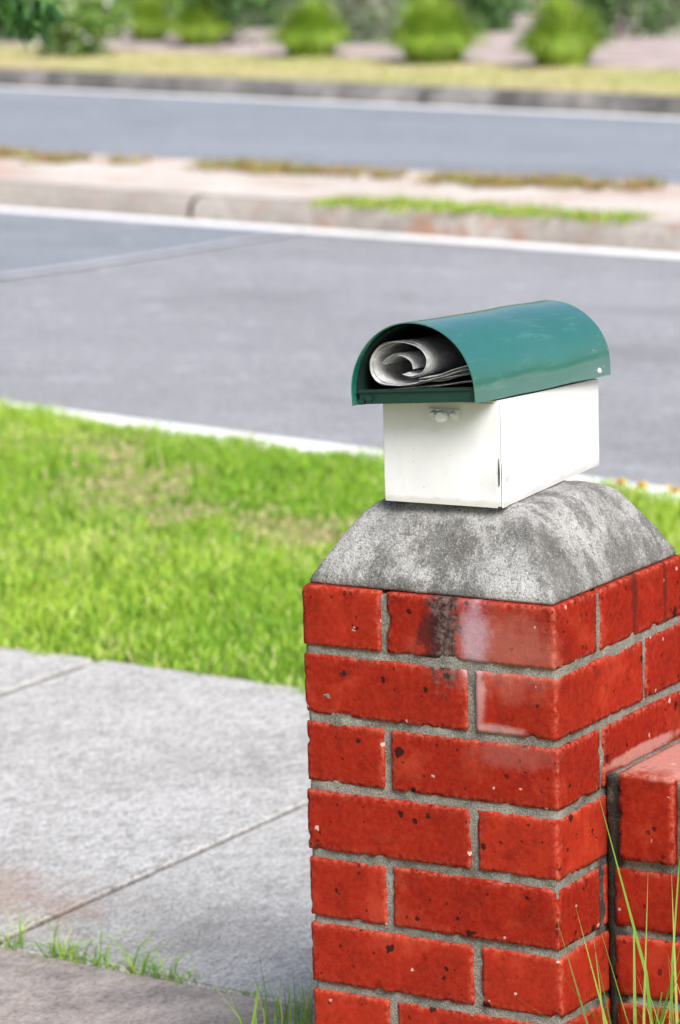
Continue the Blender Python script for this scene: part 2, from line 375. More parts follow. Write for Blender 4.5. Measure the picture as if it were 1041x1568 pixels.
for i in range(nx+1):
    t=.006+.992*i/nx
    for k in range(nz+1):
        u=k/nz; p=lerp(fr,brr,t); z=zb-.001+(.2325-.0195*t-zb+.001)*u
        w=.0010*noise.noise(Vector((t*3+5,u*1.6,5)))+.0035*max(0,u-.9)*10*max(0,.5-abs(t-.97)*14)
        w+=.0022*math.exp(-((t-.12)**2/.004+(u-.25)**2/.03))
        q=out(p,nr,.0014+abs(w)*1.2); V.append((q[0],q[1],z))
for i in range(nx):
    for k in range(nz):
        a=i*(nz+1)+k; F.append((a,a+nz+1,a+nz+2,a+1))
mesh_np('side_panel',V,F,WH,None,lb,True)
V=[];F=[];zs=[.2315,.205,.180,.158,.148,.141,.133,.120,.1025]; oo=[.0004,.0006,.0005,.0010,.0036,.0046,.0024,.0022,.0006]
for z,o_ in zip(zs,oo):
    for q in (out(lerp(fr,brr,.002),nr,.0010+o_*.2),out(lerp(fr,brr,.005),nr,.0022+o_),out(lerp(fr,brr,.050),nr,.0026+o_*.6),out(lerp(fr,brr,.0505),nr,.0012)): V.append((q[0],q[1],z))
for i in range(len(zs)-1):
    for k in range(3): F.append((i*4+k,(i+1)*4+k,(i+1)*4+k+1,i*4+k+1))
mesh_np('corner_flap',V,F,WH,None,lb,False)
# dark sliver on the white corner paints the shade inside the sprung seam
A=[(.986,.128),(.993,.131),(.996,.146),(.990,.163),(.984,.145)]
V=[(*out(lerp(fl,fr,t),nf,.0011),z) for t,z in A]+[(*out(lerp(fl,fr,t),nf,-.001),z) for t,z in A]
FL=[0,1,2,3,4]+[9,8,7,6,5]; sz=[5,5]
for i in range(5): j=(i+1)%5; FL+=[i,j,5+j,5+i]; sz.append(4)
mesh_np('corner_gap_shade',V,FL,IN,None,lb,False,sz)
def cyl(name,p0,p1,r,mat,parent,seg=20,r2=None):
    p0=Vector(p0);p1=Vector(p1);d=(p1-p0).normalized();u=d.orthogonal().normalized();v=d.cross(u);V=[];r2=r if r2 is None else r2
    for p,rr in ((p0,r),(p0.lerp(p1,.8),r2 if r2<r else r),(p1,r2*.8)):
        for i in range(seg):
            a=2*math.pi*i/seg; V.append(p+(u*math.cos(a)+v*math.sin(a))*rr)
    FL=[];sz=[]
    for k in range(2):
        for i in range(seg): j=(i+1)%seg; FL+=[k*seg+i,k*seg+j,(k+1)*seg+j,(k+1)*seg+i]; sz.append(4)
    FL+=list(range(seg-1,-1,-1)); sz.append(seg); FL+=list(range(2*seg,3*seg)); sz.append(seg)
    return mesh_np(name,[tuple(v) for v in V],FL,mat,None,parent,False,sz)
kc=Vector((*out(lerp(fl,fr,.56),nf,.002),.2125)); n3=Vector((nf[0],nf[1],0)); t3=Vector((.9987,.0511,0))
cyl('knob_stem',kc,kc+n3*.018,.0034,WH,lb); cyl('knob',kc+n3*.013,kc+n3*.021,.0078,WH,lb,24,.0066)
cyl('latch_pin',kc-t3*.015+n3*.001,kc-t3*.015+n3*.011,.0060,WH,lb,18,.0048)
cyl('latch_pin',kc+t3*.011+n3*.001+Vector((0,0,.001)),kc+t3*.011+n3*.010+Vector((0,0,.001)),.0045,WH,lb,18,.0036)
pl=[out((kc.x-t3.x*.024,kc.y-t3.y*.024),nf,.0034),out((kc.x+t3.x*.018,kc.y+t3.y*.018),nf,.0034),out((kc.x+t3.x*.018,kc.y+t3.y*.018),nf,0),out((kc.x-t3.x*.024,kc.y-t3.y*.024),nf,0)]
join_boxes('latch_plate',[quadbox(*pl,.2050,(.2200,)*4)],WH,lb,.0008)

# green barrel roof
RM=Matrix.Translation((-.183,-.005,.2345))@Euler((0,0,math.radians(2.5))).to_matrix().to_4x4()@Euler((math.radians(-3.1),0,0)).to_matrix().to_4x4()@Euler((0,math.radians(-4.0),0)).to_matrix().to_4x4()
R=.0830; ST=.0130; LEN=.384
def arcpts(r,st,z0=0,n=48):
    return [(-r,z0)]+[(-r*math.cos(math.pi*i/n),st+r*math.sin(math.pi*i/n)) for i in range(n+1)]+[(r,z0)]
def shell():
    th=.0014
    po=arcpts(R,ST,-.002); pi=arcpts(R-th,ST,-.002); n=len(po); ny=30; V=[]
    for k in range(ny+1):
        y=LEN*k/ny
        for pts in (po,pi):
            for (x,z) in pts:
                d=noise.noise(Vector((x*12,y*9,z*12)))*.0018
                V.append(RM@Vector((x*(1+d*8),y,z+d)))
    F=[]
    for k in range(ny):
        a=k*2*n;b=(k+1)*2*n
        for i in range(n-1):
            F.append((a+i,a+i+1,b+i+1,b+i)[::-1]); F.append((a+n+i,a+n+i+1,b+n+i+1,b+n+i))
        F.append((a,b,b+n,a+n)); F.append((a+n-1,a+2*n-1,b+2*n-1,b+n-1))
    for k in (0,ny):
        a=k*2*n
        for i in range(n-1): F.append((a+i,a+i+1,a+n+i+1,a+n+i))
    o=mesh_np('barrel_roof',[tuple(v) for v in V],F,GN,None,lb,True)
    m=o.modifiers.new('e','EDGE_SPLIT'); m.split_angle=math.radians(40)
shell()
DG=mat_plain('dark_green_enamel',(.006,.035,.027),.35,.5,.3,12)
def lbx(name,x0,x1,y0,y1,z0,z1,mat,bev=.0006):
    P=[(x0,y0,z0),(x1,y0,z0),(x1,y1,z0),(x0,y1,z0),(x0,y0,z1),(x1,y0,z1),(x1,y1,z1),(x0,y1,z1)]
    return join_boxes(name,[[tuple(RM@Vector(p)) for p in P]],mat,lb,bev)
lbx('tray_floor',-.0800,.0800,.006,.378,.0125,.0145,DG)
lbx('tray_front_lip',-.0770,.0795,.0085,.0102,-.001,.0165,DG)
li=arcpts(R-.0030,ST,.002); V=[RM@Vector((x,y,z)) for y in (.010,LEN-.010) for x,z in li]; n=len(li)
mesh_np('barrel_inside',[tuple(v) for v in V],[(i,i+1,n+i+1,n+i) for i in range(n-1)],IN,None,lb,True)  # near-black sheet set just inside the roof shell
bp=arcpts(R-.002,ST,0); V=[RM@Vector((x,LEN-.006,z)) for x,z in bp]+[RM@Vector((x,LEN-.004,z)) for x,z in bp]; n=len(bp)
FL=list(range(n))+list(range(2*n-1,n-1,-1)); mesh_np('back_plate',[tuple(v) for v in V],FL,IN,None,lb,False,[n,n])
STEEL=mat_plain('galvanised_rivet',(.55,.56,.55),.5,.4,.25,90)
p=RM@Vector((R+.0002,.350,.006)); q=RM@Vector((R+.0026,.350,.006)); cyl('rivet',p,q,.0040,STEEL,lb,18,.0030)
p=RM@Vector((-.063,.010,.004));q=RM@Vector((-.063,.003,.004)); cyl('rivet_front',p,q,.004,DG,lb)
for i,(x,z) in enumerate([(-.072,.002),(-.062,.006)]):
    lbx('foot_tab',x-.004,x+.004,.002,.006,z-.003,z+.003,DG,.0004)
npz=empty('newspaper')
def paper(name,pts,y0,y1,layers=4,gap=.0011,th=.0006,seed=0):
    pts=[Vector((a/1000,b/1000)) for a,b in pts]
    Q=[]
    for i in range(len(pts)-1):
        p0=pts[max(i-1,0)];p1=pts[i];p2=pts[i+1];p3=pts[min(i+2,len(pts)-1)]
        for k in range(8):
            t=k/8; Q.append(.5*((2*p1)+(-p0+p2)*t+(2*p0-5*p1+4*p2-p3)*t*t+(-p0+3*p1-3*p2+p3)*t**3))
    Q.append(pts[-1]); V=[];F=[];o=0;ny=10
    for l in range(layers):
        yo=random.uniform(-.006,.006)
        for s in (0,1):
            off=l*gap+s*th
            for k in range(ny+1):
                for i,q in enumerate(Q):
                    T=(Q[min(i+1,len(Q)-1)]-Q[max(i-1,0)]).normalized(); nn=Vector((-T.y,T.x))
                    w=noise.noise(Vector((q.x*30,k*.35+l*.3,seed+q.y*30)))*.0018
                    g=q+nn*(off*(1+.5*noise.noise(Vector((q.x*50,l*2.,seed))))+w)
                    V.append(tuple(RM@Vector((g.x,y0+yo+(y1-y0)*k/ny+.004*noise.noise(Vector((q.x*40,q.y*40,l*3+seed))),g.y))))
        m=len(Q);A=o;B=o+m*(ny+1)
        for k in range(ny):
            for i in range(m-1):
                F.append((A+k*m+i,A+k*m+i+1,A+(k+1)*m+i+1,A+(k+1)*m+i)); F.append((B+k*m+i,B+(k+1)*m+i,B+(k+1)*m+i+1,B+k*m+i+1))
        for i in range(m-1): F.append((A+i,B+i,B+i+1,A+i+1))
        for k in range(ny):
            F.append((A+k*m,A+(k+1)*m,B+(k+1)*m,B+k*m)); e=m-1; F.append((A+k*m+e,B+k*m+e,B+(k+1)*m+e,A+(k+1)*m+e))
        o+=2*m*(ny+1)
    return mesh_np(name,V,F,PAP,None,npz,True)
paper('outer_roll',[(72,36),(42,31),(8,25),(-26,21),(-50,24),(-62,36),(-60,54),(-45,67),(-20,70),(0,63),(11,50),(6,37),(-8,32),(-20,35)],.020,.33,3,.0014,.0006,1)
paper('inner_fold',[(-52,44),(-41,53),(-26,54),(-15,47),(-13,38)],.028,.32,3,.0013,.0006,5)
paper('flat_sheets',[(72,43),(50,37),(24,31),(2,28)],.016,.33,3,.0018,.0007,9)
paper('flat_sheets_lower',[(73,22),(40,20.5),(0,18),(-40,16.5)],.03,.33,2,.0014,.0007,12)

# ---------------------------------------------------------------- terrain
def dv(a): a=math.radians(a); return np.array([math.cos(a),math.sin(a)]),np.array([-math.sin(a),math.cos(a)])
EXT=70
class Ln:
    def __init__(s,x,y,ang): s.p=np.array([x,y]); s.d,s.n=dv(ang)
    def at(s,t,off=0): return s.p+s.d*t+s.n*off
    def yat(s,x,off=0): q=s.p+s.n*off; return q[1]+(x-q[0])*s.d[1]/s.d[0]
W1=Ln(-3.09,4.50,-12.5); W2=Ln(-6.23,9.65,-10.3); MF=Ln(-7.17,11.25,-9.3); W3=Ln(-9.95,15.76,-12.6); K3=Ln(-9.98,15.85,-12.9); BD=Ln(-10.45,17.75,-14.5)
PE=2.0
def sheet(name,pts,mat,z,parent=None):
    return mesh_np(name,[(p[0],p[1],z if len(p)<3 else p[2]) for p in pts],[list(range(len(pts)))],mat,None,parent)
def strip(name,A,oa,B,ob,z,mat,ext=EXT):
    return sheet(name,[A.at(-ext,oa),A.at(ext,oa),B.at(ext,ob),B.at(-ext,ob)],mat,z)
sheet('ground',[(-400,-400),(400,-400),(400,400),(-400,400)],FIELD,-.86)
sheet('lawn',[(-EXT,-40),(EXT,-40),tuple(W1.at(EXT,-.14)),tuple(W1.at(-EXT,-.14))],SOIL,G-.012)
strip('road',W1,-.02,W2,.2,RZ,AS)
sheet('road_patch',[(-6.53,7.83),(-6.34,8.78),tuple(W2.at(.0,-.14)),tuple(W2.at(-9,-.14)),(-13,8.6),(-9.2,7.55)],AS2,RZ+.004)
cr=[(-6.53,7.83),(-6.34,8.78),tuple(W2.at(.03,-.14))]
sheet('road_crack',[(-9.2,7.53),cr[0],(-6.45,8.2),cr[1],cr[2],(cr[2][0]+.04,cr[2][1]),(cr[1][0]+.06,cr[1][1]),(-6.37,8.18),(cr[0][0]+.05,cr[0][1]-.04),(-9.2,7.46)],mat_plain('crack_seal',(.50,.51,.54),.8,.2,.45,5),RZ+.008)
strip('road_marking',W2,-.13,W2,.0,RZ+.004,PT)
strip('road_marking',W3,-.07,W3,.05,RZ+.004,PT)
strip('road',MF,-.02,K3,.05,RZ,AS3)
strip('median_strip',W2,.14,MF,-.10,G-.006,MED)
strip('grass_verge',K3,.10,BD,.6,G,VERGE)
sheet('garden_bed',[tuple(BD.at(-EXT,0)),tuple(BD.at(EXT,0)),tuple(BD.at(EXT,16)),tuple(BD.at(-EXT,16))],MULCH,G+.01)
def kerb(name,L,prof,mat,seg=3.2,phase=0,ext=42,gap=.012):
    V=[];F=[];t=phase-seg*int(ext/seg);k=len(prof)
    while t<ext:
        m=8;base=len(V)
        for i in range(m+1):
            s=t+gap/2+(seg-gap)*i/m; w=noise.noise(Vector((s*.6,3,0)))*.006
            for (o,z) in prof:
                q=L.at(s,o); V.append((q[0],q[1],z+w))
        for i in range(m):
            for j in range(k-1): F.append((base+i*k+j,base+(i+1)*k+j,base+(i+1)*k+j+1,base+i*k+j+1))
        t+=seg
    FL=[v for f in F for v in f]; sz=[4]*len(F)
    return mesh_np(name,V,FL,mat,None,None,True,sz)
kerb('kerb',W2,[(.005,RZ-.05),(.008,RZ+.004),(.014,RZ+.05),(.028,RZ+.080),(.055,RZ+.097),(.10,RZ+.102),(.16,RZ+.101),(.17,RZ-.02)],KB,3.2,-.72,gap=.025)
kerb('kerb',MF,[(-.16,RZ-.02),(-.155,G+.0),(-.04,G+.001),(-.015,G-.01),(-.005,G-.04),(.0,RZ-.05)],MED,3.2,.4)
kerb('kerb',K3,[(-.01,RZ-.05),(-.005,RZ+.03),(.005,G-.02),(.03,G+.004),(.11,G+.007),(.16,G+.006),(.17,RZ)],KB2,2.6,.9)
kerb('kerb',W1,[(-.15,RZ),(-.148,G-.004),(-.14,G),(-.02,G-.001),(-.003,G-.012),(.002,G-.04),(.006,RZ-.05)],KP,3.0,1.1,gap=.006)
fp=empty('footpath')
def slab(name,x0,x1,y0,y1,mat,skew=0,z=G):
    bm=bmesh.new(); zz=z+random.uniform(-.0015,.0015)
    q=[(x0,y0),(x1,y0),(x1,y1),(x0,y1)]
    q=[(x,y-(x+1.2)*skew) for x,y in q]
    vb=[bm.verts.new((x,y,zz-.08)) for x,y in q]; vt=[bm.verts.new((x,y,zz)) for x,y in q]
    top=bm.faces.new(vt)
    for i in range(4): bm.faces.new((vb[i],vb[(i+1)%4],vt[(i+1)%4],vt[i]))
    bmesh.ops.bevel(bm,geom=[e for e in top.edges],offset=.005,segments=3,affect='EDGES')
    me=bpy.data.meshes.new(name); bm.to_mesh(me); bm.free(); me.materials.append(mat); return link(bpy.data.objects.new(name,me),fp)
xs=[-1.176+.936*i for i in range(-9,9)]
for i in range(len(xs)-1):
    g1=.007 if abs(xs[i]+2.112)>.01 else .012; g2=.007 if abs(xs[i+1]+2.112)>.01 else .012
    slab('slab',xs[i]+g1,xs[i+1]-g2,.450,PE,PV,.085)
sheet('joint_fill',[(-9.7,.40+.75),(6.0,.40-.6),(6.0,PE-.05-.6),(-9.7,PE-.05+.75)],JDIRT,G-.0085,fp)
xs2=[-1.9+1.5*i for i in range(-4,5)]
for i in range(len(xs2)-1):
    if xs2[i]<-.3: slab('slab',xs2[i]+.004,min(xs2[i+1],.0)-.004,-2.4,.436,PV2,.085)

# ---------------------------------------------------------------- grass
def blades(name,P,h,w,lean,col,mat=GR,parent=None,bend=1.0):
    N=len(P); th=rng.uniform(0,2*np.pi,N); ph=rng.uniform(0,2*np.pi,N)
    ld=np.stack([np.cos(th),np.sin(th)],1)*(lean*rng.uniform(.2,1,N))[:,None]; wd=np.stack([np.cos(ph),np.sin(ph)],1)*(w/2)[:,None]
    V=np.zeros((N,5,3),np.float32)
    for k,(t,ww) in enumerate([(0,.8),(0,.8),(.5,1),(.5,1),(1,0)]):
        sg=-1 if k%2==0 else 1
        V[:,k,:2]=P[:,:2]+ld*(t**1.8)*h[:,None]+wd*sg*ww
        V[:,k,2]=P[:,2]+h*t*(1-.35*np.minimum(lean,1)*t*bend)
    V=V.reshape(-1,3); b=np.arange(N)[:,None]*5
    F=np.concatenate([b+np.array([0,1,3,2]),b+np.array([2,3,4])],1).ravel(); sz=np.tile([4,3],N)
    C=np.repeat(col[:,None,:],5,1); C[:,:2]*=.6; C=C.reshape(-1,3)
    return mesh_np(name,V,F,mat,C,parent,False,sz)
def fnoise(x,y,sc,seed):
    r=np.random.default_rng(seed); o=np.zeros_like(x)
    for i in range(7):
        a=r.uniform(0,2*np.pi); k=sc*r.uniform(.5,2.2); o+=np.sin((x*np.cos(a)+y*np.sin(a))*k+r.uniform(0,6.28)+1.3*np.sin(k*.6*(x*np.sin(a)-y*np.cos(a))))
    return o/7*1.6
BARE=[(-3.12,3.66,.18),(-2.83,3.44,.10),(-2.50,3.42,.13),(-3.45,4.1,.12),(-1.7,3.1,.10),(-2.2,4.05,.12)]
def bare(x,y):
    b=np.zeros_like(x)
    for bx,by,br in BARE:
        dx=x-bx;dy=y-by; u=dx*.856+dy*.518; v=-dx*.518+dy*.856
        dd=np.hypot(u,v*.55)/br+.55*fnoise(x,y,20,5); b=np.maximum(b,np.clip(1.3-dd,0,1))
    return b
def gcol(x,y,N):
    a=np.array([.25,.45,.035]);b=np.array([.44,.61,.075]);c=np.array([.62,.62,.26]);d=np.array([.12,.31,.025])
    t=np.clip(.48+.80*fnoise(x,y,3.2,3)+rng.normal(0,.28,N),0,1)[:,None]
    col=a*(1-t)+b*t
    q=.07+.28*np.clip(fnoise(x,y,5,17)-.1,0,1)
    col=np.where((rng.random(N)<q)[:,None],c,col); col=np.where((rng.random(N)<.20+.15*fnoise(x,y,9,31))[:,None],d,col)
    bb=bare(x,y); col=np.where((rng.random(N)<bb*.7)[:,None],np.array([.66,.52,.34]),col)
    return col
def lawn(name,x0,x1,dens,hs,ws,y0f,y1f):
    n=int((x1-x0)*3.4*dens); x=rng.uniform(x0,x1,n)
    lo=np.array([y0f(v) for v in x]); hi=np.array([y1f(v) for v in x]); y=lo+(hi-lo)*rng.random(n)
    bb=bare(x,y); k=rng.random(n)>bb*.6
    x=x[k];y=y[k];hi=hi[k];lo=lo[k];bb=bb[k];n=len(x)
    h=hs*rng.uniform(.5,1.25,n)*(1+.30*fnoise(x,y,6,11)+.32*fnoise(x,y,16,8))*(1-.75*bb)
    h*=np.where(y-lo<.08,.8,1)*(1+.5*np.clip(1-(hi-y)/.3,0,1)*np.clip((-3.9-x)/.3,0,1))
    P=np.stack([x,y,np.full(n,G-.012)],1)
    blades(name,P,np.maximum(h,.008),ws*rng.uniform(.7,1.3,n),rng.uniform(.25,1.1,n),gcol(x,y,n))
pe=lambda x: PE-(x+1.2)*.085-.01-.03*math.sin(x*5.1)*math.sin(x*13)-.012*math.sin(x*47)
ke=lambda x: W1.yat(x,-.13)+.02*math.sin(x*9)
lawn('lawn_grass',-4.6,.6,11500,.045,.0038,pe,ke)
lawn('lawn_grass',-13,-4.6,1500,.05,.011,pe,ke)
lawn('lawn_grass',.6,8,1500,.05,.011,pe,ke)
def tuft(cx,cy,z,n,rad,h,w,lean,cols):
    r=rad*np.sqrt(rng.random(n)); t=rng.uniform(0,2*np.pi,n)
    P=np.stack([cx+r*np.cos(t),cy+r*np.sin(t),np.full(n,z)],1)
    cols=np.array(cols); c=cols[rng.integers(0,len(cols),n)]*rng.uniform(.8,1.2,(n,1))
    return P,h*rng.uniform(.4,1.1,n),w*rng.uniform(.7,1.3,n),np.full(n,lean)*rng.uniform(.3,1.2,n),c
def clump(name,items):
    T=[np.concatenate(a) for a in zip(*items)]
    return blades(name,*T)
GC=[(.20,.42,.03),(.32,.54,.05),(.46,.54,.14),(.14,.30,.02)]
it=[]
jy=lambda x:.442-(x+1.2)*.085
for x in np.arange(-1.28,-.50,.020):
    d=max(.12,.5+.5*math.sin(x*17+1.0)*math.sin(x*41))
    if x>-.80: d*=.35
    it.append(tuft(x+random.uniform(-.02,.02),jy(x)+random.uniform(-.014,.014),G-.01,int(17*d),.022,.055*d+.012,.0022,1.7,GC))
for x in (-1.22,-1.13,-1.05,-.985,-.90,-.86): it.append(tuft(x,jy(x),G-.01,18,.018,random.uniform(.05,.10),.0024,1.9,GC))
clump('joint_grass',it)
it=[]
for i in range(30):
    it.append(tuft(random.uniform(-.58,-.37),random.uniform(.12,.44),G-.01,9,.02,random.uniform(.06,.18),.0026,.8,GC))
for i in range(14): it.append(tuft(random.uniform(-.37,0.0),random.uniform(-.06,-.01),G-.01,8,.02,random.uniform(.08,.20),.0024,.7,GC))
clump('pillar_grass',it)
it=[]
for (x,y,n,h,le) in [(.10,.00,4,.48,.45),(.14,.02,4,.52,.35),(.12,.03,14,.36,.8),(.06,.03,10,.36,.8),(.17,.04,12,.38,.8),(.13,-.05,12,.34,.8),(.08,.05,9,.40,.7),(.20,.03,10,.38,.8)]:
    it.append(tuft(x,y,G,n,.02,h,.0034,le,[(.10,.26,.03),(.18,.38,.05),(.36,.46,.12)]))
clump('wall_weed',it)
MG=[(.26,.32,.06),(.36,.36,.10),(.42,.28,.14),(.34,.17,.10)]
def mline(L,off,px,w,n,h,cols,scale):
    s=(px-520)/1041*scale
    for k in range(n):
        q=L.at(s+random.gauss(0,w),off+random.gauss(0,.07)); it.append(tuft(q[0],q[1],G,16,.06,h,.008,1.0,cols))
it=[]
for px,w,n in [(40,.12,40),(15,.08,14),(180,.10,24),(480,.15,36),(600,.14,26),(700,.2,12),(860,.14,38),(960,.14,38),(1035,.06,14),(320,.3,6)]: mline(MF,-.28+random.uniform(-.10,.05),px,w,n,.062,MG,4.0)
clump('median_weed',it)
it=[]
for px,w,n in [(540,.05,18),(600,.10,46),(700,.12,28),(800,.12,28),(900,.12,26),(950,.04,8)]: mline(W2,.15,px,w,n,.045,[(.24,.46,.04),(.36,.50,.07),(.46,.44,.14)],3.75)
clump('kerb_grass',it)
it=[]
for i in range(6):
    q=W1.at(random.uniform(1.15,1.5),-.22); it.append(tuft(q[0],q[1],G+.035,8,.012,.026,.010,1.0,[(.80,.50,.02)]))
clump('dandelion_flowers',it)
n=45000; t=rng.uniform(-7,7,n); o=rng.uniform(.14,1.8,n)
P=np.stack([K3.p[0]+K3.d[0]*t+K3.n[0]*o,K3.p[1]+K3.d[1]*t+K3.n[1]*o,np.full(n,G)],1)
c=np.array([(.60,.54,.28),(.66,.58,.36),(.48,.50,.18),(.68,.56,.42)])[rng.integers(0,4,n)]
pn=np.clip(.25+.8*fnoise(P[:,0],P[:,1],2.2,21),0,1)[:,None]; c=c*(1-.5*pn)+np.array([.38,.50,.11])*.5*pn
blades('verge_grass',P,rng.uniform(.012,.035,n),rng.uniform(.008,.014,n),rng.uniform(.3,1,n),c)

# ---------------------------------------------------------------- garden planting
def tussock(x,y,r,h,n=2600,z=G):
    """dome of arching blades: every blade ends on or inside a rough dome that reaches the ground"""
    a=rng.uniform(0,2*np.pi,n); e=rng.random(n)**.5
    seg=6; V=np.zeros((n,2*seg+1,3),np.float32); base=.55*r*np.sqrt(rng.random(n))*e
    lop=1+.16*np.sin(a*2+x*9)+.10*np.sin(a*3+y*5)
    ang=(1-e)*1.5708*rng.uniform(.75,1.1,n)+.10
    q=rng.uniform(.70,1.22,n); tr_=r*np.cos(ang)**.9*lop*q; tz=h*np.sin(ang)**.85*q
    d=np.stack([np.cos(a),np.sin(a)],1); pd=np.stack([-np.sin(a),np.cos(a)],1); w=rng.uniform(.005,.008,n)
    for k in range(seg+1):
        t=k/seg; b=1-t
        mz=np.maximum(tz*1.15,h*.80)
        rad=b*b*base+2*b*t*(base*.3+tr_*.68)+t*t*tr_
        zz=2*b*t*mz+t*t*tz
        for s,sg in ((0,-1),(1,1)):
            if k==seg and s: continue
            i=2*k+s if k<seg else 2*seg
            V[:,i,:2]=d*rad[:,None]+pd*(w*(1-t*.8)*sg)[:,None]*(0 if k==seg else 1); V[:,i,2]=zz
    V[:,:,0]+=x;V[:,:,1]+=y;V[:,:,2]+=z
    f=[];sz=[]
    for k in range(seg-1): f+=[2*k,2*k+1,2*k+3,2*k+2]; sz.append(4)
    f+=[2*seg-2,2*seg-1,2*seg]; sz.append(3)
    F=(np.arange(n)[:,None]*(2*seg+1)+np.array(f)).ravel()
    c=np.array([(.27,.45,.04),(.38,.56,.06),(.52,.58,.14),(.12,.25,.03)])[rng.choice(4,n,p=[.33,.31,.13,.23])]*rng.uniform(.7,1.15,(n,1))
    C=np.repeat(c[:,None,:],2*seg+1,1); C=C.reshape(-1,3)
    mesh_np('tussock_grass',V.reshape(-1,3),F,GR,C,None,False,np.tile(sz,n))
CX,CY=2.033,-3.841
def at_ground(lat,dist):
    return CX+dist*-.5176+lat*.8556, CY+dist*.8556+lat*.5176
for (x,y,r,h) in [(-9.12,17.45,.30,.39),(-10.15,17.62,.35,.40),(-11.34,18.05,.29,.36),(-12.85,19.0,.25,.31),(-13.6,19.45,.22,.30),(-8.0,17.9,.26,.28),(-14.6,19.9,.25,.28),(-6.8,17.0,.30,.34),(-8.6,20.3,.26,.32),(-11.9,20.6,.28,.34)]:
    tussock(x,y,r,h)
def leafcloud(name,centres,n,size,cols,mat=LF,parent=None,flat=.5):
    cs=np.array(centres); k=rng.integers(0,len(cs),n); v=rng.normal(size=(n,3)); v/=np.linalg.norm(v,axis=1)[:,None]
    rad=rng.random(n)**.35; P=cs[k,:3]+v*cs[k,3:6]*rad[:,None]*(1+.25*rng.normal(size=(n,1)))
    P[:,2]=np.maximum(P[:,2],G+.02)
    a=rng.normal(size=(n,3)); a[:,2]-=.3; a/=np.linalg.norm(a,axis=1)[:,None]; b=np.cross(a,rng.normal(size=(n,3))); b/=np.linalg.norm(b,axis=1)[:,None]
    s=size*rng.uniform(.6,1.3,n)[:,None]
    V=np.stack([P-a*s*.5,P-b*s*flat*.5-a*s*.05,P+a*s*.5,P+b*s*flat*.5-a*s*.05],1)
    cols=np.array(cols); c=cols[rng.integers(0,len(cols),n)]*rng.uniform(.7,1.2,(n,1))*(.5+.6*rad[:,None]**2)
    C=np.repeat(c[:,None,:],4,1).reshape(-1,3)
    F=np.arange(n*4).reshape(n,4)
    return mesh_np(name,V.reshape(-1,3),F,mat,C,parent,False)
DGC=[(.09,.21,.06),(.14,.28,.07),(.18,.32,.11),(.06,.14,.05)]
GGC=[(.22,.31,.18),(.30,.38,.24),(.16,.25,.12),(.40,.45,.31)]
YGC=[(.20,.36,.07),(.30,.46,.10),(.13,.27,.05)]
def shrub(lat,dist,r,h,cols,n=2200,size=.06,name='garden_shrub',extra=None):
    x,y=at_ground(lat,dist); cs=[]
    for i in range(9):
        a=random.uniform(0,6.28);q=random.uniform(0,.65)*r
        cs.append((x+q*math.cos(a),y+q*math.sin(a),G+h*random.uniform(.12,.72),r*random.uniform(.3,.5),r*random.uniform(.3,.5),h*random.uniform(.2,.36)))
    e=empty(name,(0,0,0))
    for i in range(5):
        a=random.uniform(0,6.28); cyl('stem',(x,y,G-.02),(x+r*.4*math.cos(a),y+r*.4*math.sin(a),G+h*.6),.008,BARK,e,8,.004)
    leafcloud('leaves',cs,n,size,cols,LF,e)
    if extra: leafcloud('flowers',cs,int(n*.12),size*.8,extra,LF,e,.9)
def lat(px,dist): return (px-520)/5769*dist
for px,d,r,h,cols,ex in [(560,27.2,.50,.80,GGC,None),(770,28.0,.42,.65,DGC,None),(960,26.9,.55,.72,DGC,None),(1035,28.0,.5,.65,GGC,None),(370,27.3,.45,.9,DGC,None),(150,26.3,.34,.55,YGC,[(.85,.85,.8)]),(300,29.5,.5,.7,YGC,None),(440,29.5,.5,.8,DGC,None),(665,29.5,.5,.8,GGC,None),(860,30.3,.5,.8,YGC,None),(10,28.5,.4,.6,DGC,None),(540,31.5,.6,.9,GGC,None),(740,31.5,.6,1.0,YGC,None),(220,30.2,.5,.8,DGC,None),(920,31.5,.6,1.0,GGC,None),(80,30.5,.6,.8,YGC,None),(1120,28,.5,.8,DGC,None),(-60,28,.5,.8,DGC,None)]:
    shrub(lat(px,d),d,r,h,cols,extra=ex)
cs=[]
for i in range(150):
    l=random.uniform(-30,30); d=random.uniform(33,43); x,y=at_ground(l,d); h=random.uniform(1.2,3.4)
    cs.append((x,y,G+h*.5,random.uniform(.9,1.8),random.uniform(.9,1.8),h*.55))
leafcloud('distant_foliage',cs,50000,.28,DGC+YGC)

# ---------------------------------------------------------------- street tree (trunk stands left of the view; one low spray hangs into it)
tr=empty('street_tree')
def limb(name,pts,r0,r1,parent,seg=10):
    pts=[Vector(p) for p in pts];V=[];F=[];n=len(pts)
    for i,p in enumerate(pts):
        d=(pts[min(i+1,n-1)]-pts[max(i-1,0)]).normalized();u=d.orthogonal().normalized();v=d.cross(u);r=r0+(r1-r0)*i/(n-1)
        for k in range(seg): a=2*math.pi*k/seg; V.append(tuple(p+(u*math.cos(a)+v*math.sin(a))*r))
    for i in range(n-1):
        for k in range(seg): j=(k+1)%seg; F.append((i*seg+k,i*seg+j,(i+1)*seg+j,(i+1)*seg+k))
    return mesh_np(name,V,F,BARK,None,parent,True)
T=(-4.9,2.9)
limb('trunk',[(T[0],T[1],G-.05),(T[0]+.03,T[1],G+.6),(T[0]-.02,T[1]+.03,G+1.3),(T[0]+.05,T[1],G+2.0),(T[0],T[1],G+3.2)],.10,.035,tr,14)
cs=[]
